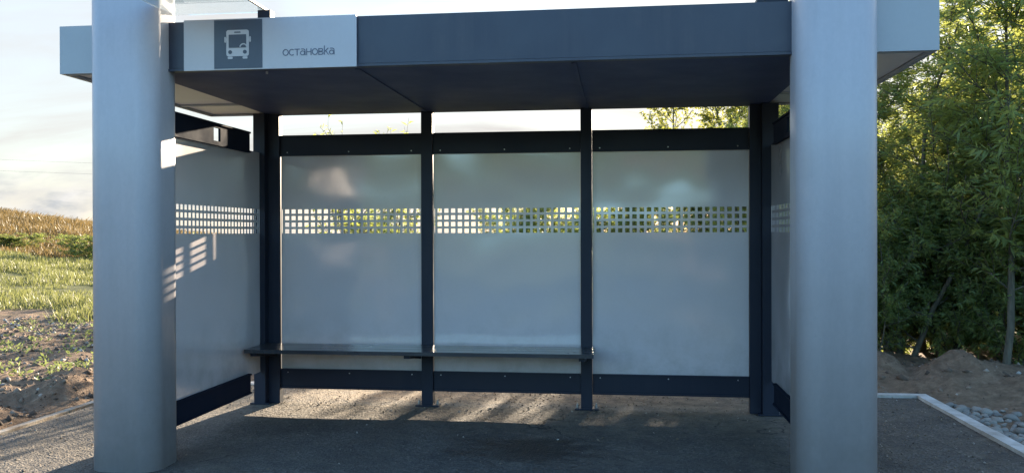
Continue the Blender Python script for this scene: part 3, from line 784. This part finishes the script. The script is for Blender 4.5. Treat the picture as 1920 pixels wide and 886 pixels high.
# ------------------------------------------------------------------ grass, reeds, weeds (nobody could count them)
def blades(x, y, hgt, wid, lean, seg2=True):
    n = len(x); z0 = gz(x, y) - .01; a = RNG.random(n) * 2 * PI; le = lean * RNG.random(n) * hgt; ax, ay = np.cos(a), np.sin(a); b = RNG.random(n) * 2 * PI
    sx, sy_ = np.cos(b) * wid / 2, np.sin(b) * wid / 2
    p0 = np.stack([x - sx, y - sy_, z0], 1); p1 = np.stack([x + sx, y + sy_, z0], 1)
    t1 = np.stack([x + ax * le + sx * .35, y + ay * le + sy_ * .35, z0 + hgt * .98], 1); t0 = np.stack([x + ax * le - sx * .35, y + ay * le - sy_ * .35, z0 + hgt], 1)
    V = np.stack([p0, p1, t1, t0], 1).reshape(-1, 3)
    return V, np.arange(n * 4, dtype=np.int32).reshape(n, 4), np.repeat(RNG.random(n), 4)
def wedge(n, d0, d1, a0, a1):
    """points at distance d0..d1 from the stop, between two bearings (degrees left of straight ahead)"""
    d = np.sqrt(RNG.random(n) * (d1 ** 2 - d0 ** 2) + d0 ** 2) ; a = np.radians(RNG.uniform(a0, a1, n))
    return .63 - np.sin(a) * d, -6.1 + np.cos(a) * d
d = []
x1, y1 = wedge(85000, 12, 44, 27, 44)
cl = lumps(x1, y1, .55, 3); keep = cl > -.28 + .9 * sstep(15, 12.5, np.hypot(x1, y1 + 6)); x1, y1, cl = x1[keep], y1[keep], cl[keep]
h1 = (.05 + .12 * np.clip(cl + .3, 0, 1)) * RNG.uniform(.5, 1.3, len(x1)) * (1 + .012 * np.hypot(x1, y1))
d.append(blades(x1, y1, h1, .015 * (1 + .02 * np.hypot(x1, y1)), .8))
x2, y2 = wedge(26000, 12, 60, -30, 27); keep = (y2 > 5.5); x2, y2 = x2[keep], y2[keep]
d.append(blades(x2, y2, RNG.uniform(.1, .4, len(x2)), .03, .7))
def joinv(d):
    V, Fc, Tt, o = [], [], [], 0
    for a, b, c in d: V.append(a); Fc.append(b + o); Tt.append(c); o += len(a)
    return np.concatenate(V), np.concatenate(Fc), np.concatenate(Tt)
V, Fc, Tt = joinv(d); kind(link('grass', mesh_np('grass', V, Fc, M['grass_blade'], {'tint': Tt})), 'stuff')
x1, y1 = wedge(100000, 34, 70, 18, 46); dd = np.hypot(x1 - .63, y1 + 6.1)
h1 = RNG.uniform(.25, .70, len(x1)) * (.55 + .5 * sstep(34, 44, dd)) * (1 + .45 * lumps(x1, y1, .22, 3))
V, Fc, Tt = blades(x1, y1, h1, .045, 1.3); kind(link('dry_reeds', mesh_np('dry_reeds', V, Fc, M['reed_blade'], {'tint': Tt})), 'stuff')
# pale weeds scattered over the bare earth on the left
cxs, cys = wedge(260, 8.0, 14, 28, 42); wl = []
for cx0, cy0 in zip(cxs, cys):
    if cx0 > XL - .3: continue
    m = random.randint(4, 14); a = RNG.random(m) * 2 * PI; rr = RNG.random(m) * .05
    base = np.stack([cx0 + np.cos(a) * rr, cy0 + np.sin(a) * rr, np.full(m, float(gz(cx0, cy0)) + .0) + RNG.random(m) * .05], 1)
    ln = RNG.uniform(.02, .065, m)
    wl.append(leaves_np(base, np.stack([np.cos(a), np.sin(a), RNG.uniform(.3, 1.6, m)], 1), ln, ln * .4, .1))
V, Fc, Tt = joinv(wl); kind(link('weeds', mesh_np('weeds', V, Fc, M['weed_leaf'], {'tint': Tt})), 'stuff')

# loose grit on the asphalt and clods in the earth
def rocks_np(x, y, z, s, flat=.6):
    n = len(x); base = np.array([(1, 0, 0), (0, 1, 0), (-1, 0, 0), (0, -1, 0), (0, 0, 1), (0, 0, -1)], float)
    tri = np.array([(0, 1, 4), (1, 2, 4), (2, 3, 4), (3, 0, 4), (1, 0, 5), (2, 1, 5), (3, 2, 5), (0, 3, 5)])
    V = base[None] * RNG.uniform(.55, 1.25, (n, 6, 1)) * s[:, None, None]; V[:, :, 2] *= flat
    a = RNG.random(n) * 2 * PI; c, s_ = np.cos(a)[:, None], np.sin(a)[:, None]
    V = np.stack([V[..., 0] * c - V[..., 1] * s_, V[..., 0] * s_ + V[..., 1] * c, V[..., 2] + V[..., 0] * .3], 2)
    V = V + np.stack([x, y, z], 1)[:, None, :]
    return V.reshape(-1, 3), (tri[None] + (np.arange(n) * 6)[:, None, None]).reshape(-1, 3), np.repeat(RNG.random(n), 6)
n = 9000
gx_ = RNG.uniform(XL + .02, XR - .02, n); gy_ = RNG.uniform(-2.4, YB - .01, n)
keep = (RNG.random(n) < .07 + .9 * sstep(-.6, .1, gy_) + .65 * sstep(1.75, 2.1, gx_) + .35 * sstep(-2.2, -2.6, gx_)); gx_, gy_ = gx_[keep], gy_[keep]
s = .0035 + .008 * RNG.random(len(gx_)) ** 4
V, Fc, Tt = rocks_np(gx_, gy_, np.full(len(gx_), .004), s); kind(link('grit', mesh_np('grit', V, Fc, M['grit'], {'tint': Tt})), 'stuff')
n = 13000
cx_, cy_ = wedge(n, 6.0, 15, 24, 46); keep = (cx_ < XL - KW - .03) | (cy_ > YB + KW + .05); cx_, cy_ = cx_[keep], cy_[keep]
rx = RNG.uniform(2.2, 6.5, 1400); ry = RNG.uniform(-1.2, 2.6, 1400); keep = (rx > XR + KW + .03) | (ry > YB + KW + .03); cx_ = np.concatenate([cx_, rx[keep]]); cy_ = np.concatenate([cy_, ry[keep]])
bx_ = RNG.uniform(-3.2, 2.5, 900); by_ = RNG.uniform(YB + KW + .03, 3, 900); cx_ = np.concatenate([cx_, bx_]); cy_ = np.concatenate([cy_, by_])
s = .006 + .038 * RNG.random(len(cx_)) ** 4
V, Fc, Tt = rocks_np(cx_, cy_, gz(cx_, cy_), s, .75); kind(link('clods', mesh_np('clods', V, Fc, M['clod'], {'tint': Tt}, True)), 'stuff')

# stones heaped along the right kerb, each one its own thing
sm = []
for q in range(6):
    bm = bmesh.new(); bmesh.ops.create_icosphere(bm, subdivisions=3, radius=1.0)
    ax = Vector((random.uniform(.8, 1.25), random.uniform(.7, 1.0), random.uniform(.45, .65)))
    for v in bm.verts:
        k_ = 1 + .30 * noise.noise(v.co * 1.1 + Vector((q * 9.1, 2, 5))) + .06 * noise.noise(v.co * 3.5 + Vector((q, 7, 1)))
        v.co = Vector((v.co.x * ax.x, v.co.y * ax.y, v.co.z * ax.z)) * k_
    me = bpy.data.meshes.new('stone'); bm.to_mesh(me); bm.free(); me.materials.append(M['stone'])
    for p in me.polygons: p.use_smooth = True
    sm.append(me)
SG = 'grey stones along the right kerb'
placed = []
def stone(x, y, s, label):
    for (a, b, r) in placed:
        if math.hypot(a - x, b - y) < (r + s) * .78: return None
    placed.append((x, y, s))
    o = bpy.data.objects.new('stone', random.choice(sm)); COL.objects.link(o)
    o.location = (x, y, float(gz(x, y)) + s * .22); o.scale = (s, s, s); o.rotation_euler = (random.uniform(-.3, .3), random.uniform(-.3, .3), random.uniform(0, 6.28))
    return tag(o, label, 'stone', SG)
stone(3.23, .06, .062, 'largest rounded grey stone, halfway along the white kerb')
stone(3.42, -.30, .060, 'broad flat grey stone at the right edge of the picture beside the kerb')
stone(3.16, .28, .048, 'mid-sized pale stone just behind the largest stone along the kerb')
stone(3.55, -.02, .055, 'long pale stone lying apart in the earth right of the stone row')
for q in range(1500):
    yy = random.uniform(-1.25, .50); xx = XR + KW + .045 + abs(random.gauss(0, .17)) * (1.0 - .55 * (yy + 1.2) / 1.7 + .25)
    if xx > 3.6: continue
    ss = random.choice((.018, .022, .026, .03, .036, .044))
    if len(placed) < 150:
        stone(xx, yy, ss, 'small rounded grey stone in the row heaped along the white kerb')

# ------------------------------------------------------------------ overhead line across the field
pA, pB = Vector((-95, 52, 0)), Vector((2, 88, 0))
for p, lab in ((pA, 'wooden power pole standing in the field beyond the left edge'), (pB, 'wooden power pole far behind the shelter')):
    bm = bmesh.new(); g0 = float(gz(p.x, p.y)); cyl(bm, p.x, p.y, g0 - .3, g0 + 7.9, .13, 12)
    r = obj('power_pole', bm, M['wood'], smooth=True); tag(r, lab, 'pole', 'poles of the overhead line')
    mbox('crossarm', M['wood'], r, (p.x - .1, p.x + .1, p.y - .6, p.y + .6, g0 + 7.4, g0 + 7.56), bevel=.01)
for dy, dz, lab in ((0, .9, 'upper thin cable crossing the pale sky at the left'), (.5, -.1, 'lower thin cable crossing the pale sky at the left')):
    V, Fc = [], []
    a = pA + Vector((0, dy, float(gz(pA.x, pA.y)) + 6.9 + dz)); b = pB + Vector((0, dy, float(gz(pB.x, pB.y)) + 6.9 + dz))
    pts = [a.lerp(b, q / 24) - Vector((0, 0, 1.2 * 4 * (q / 24) * (1 - q / 24))) for q in range(25)]
    tube_np(V, Fc, [tuple(p) for p in pts], .006, .006, 4)
    tag(link('power_cable', mesh_np('power_cable', np.array(V), np.array(Fc), M['wire'])), lab, 'cable', 'cables of the overhead line')
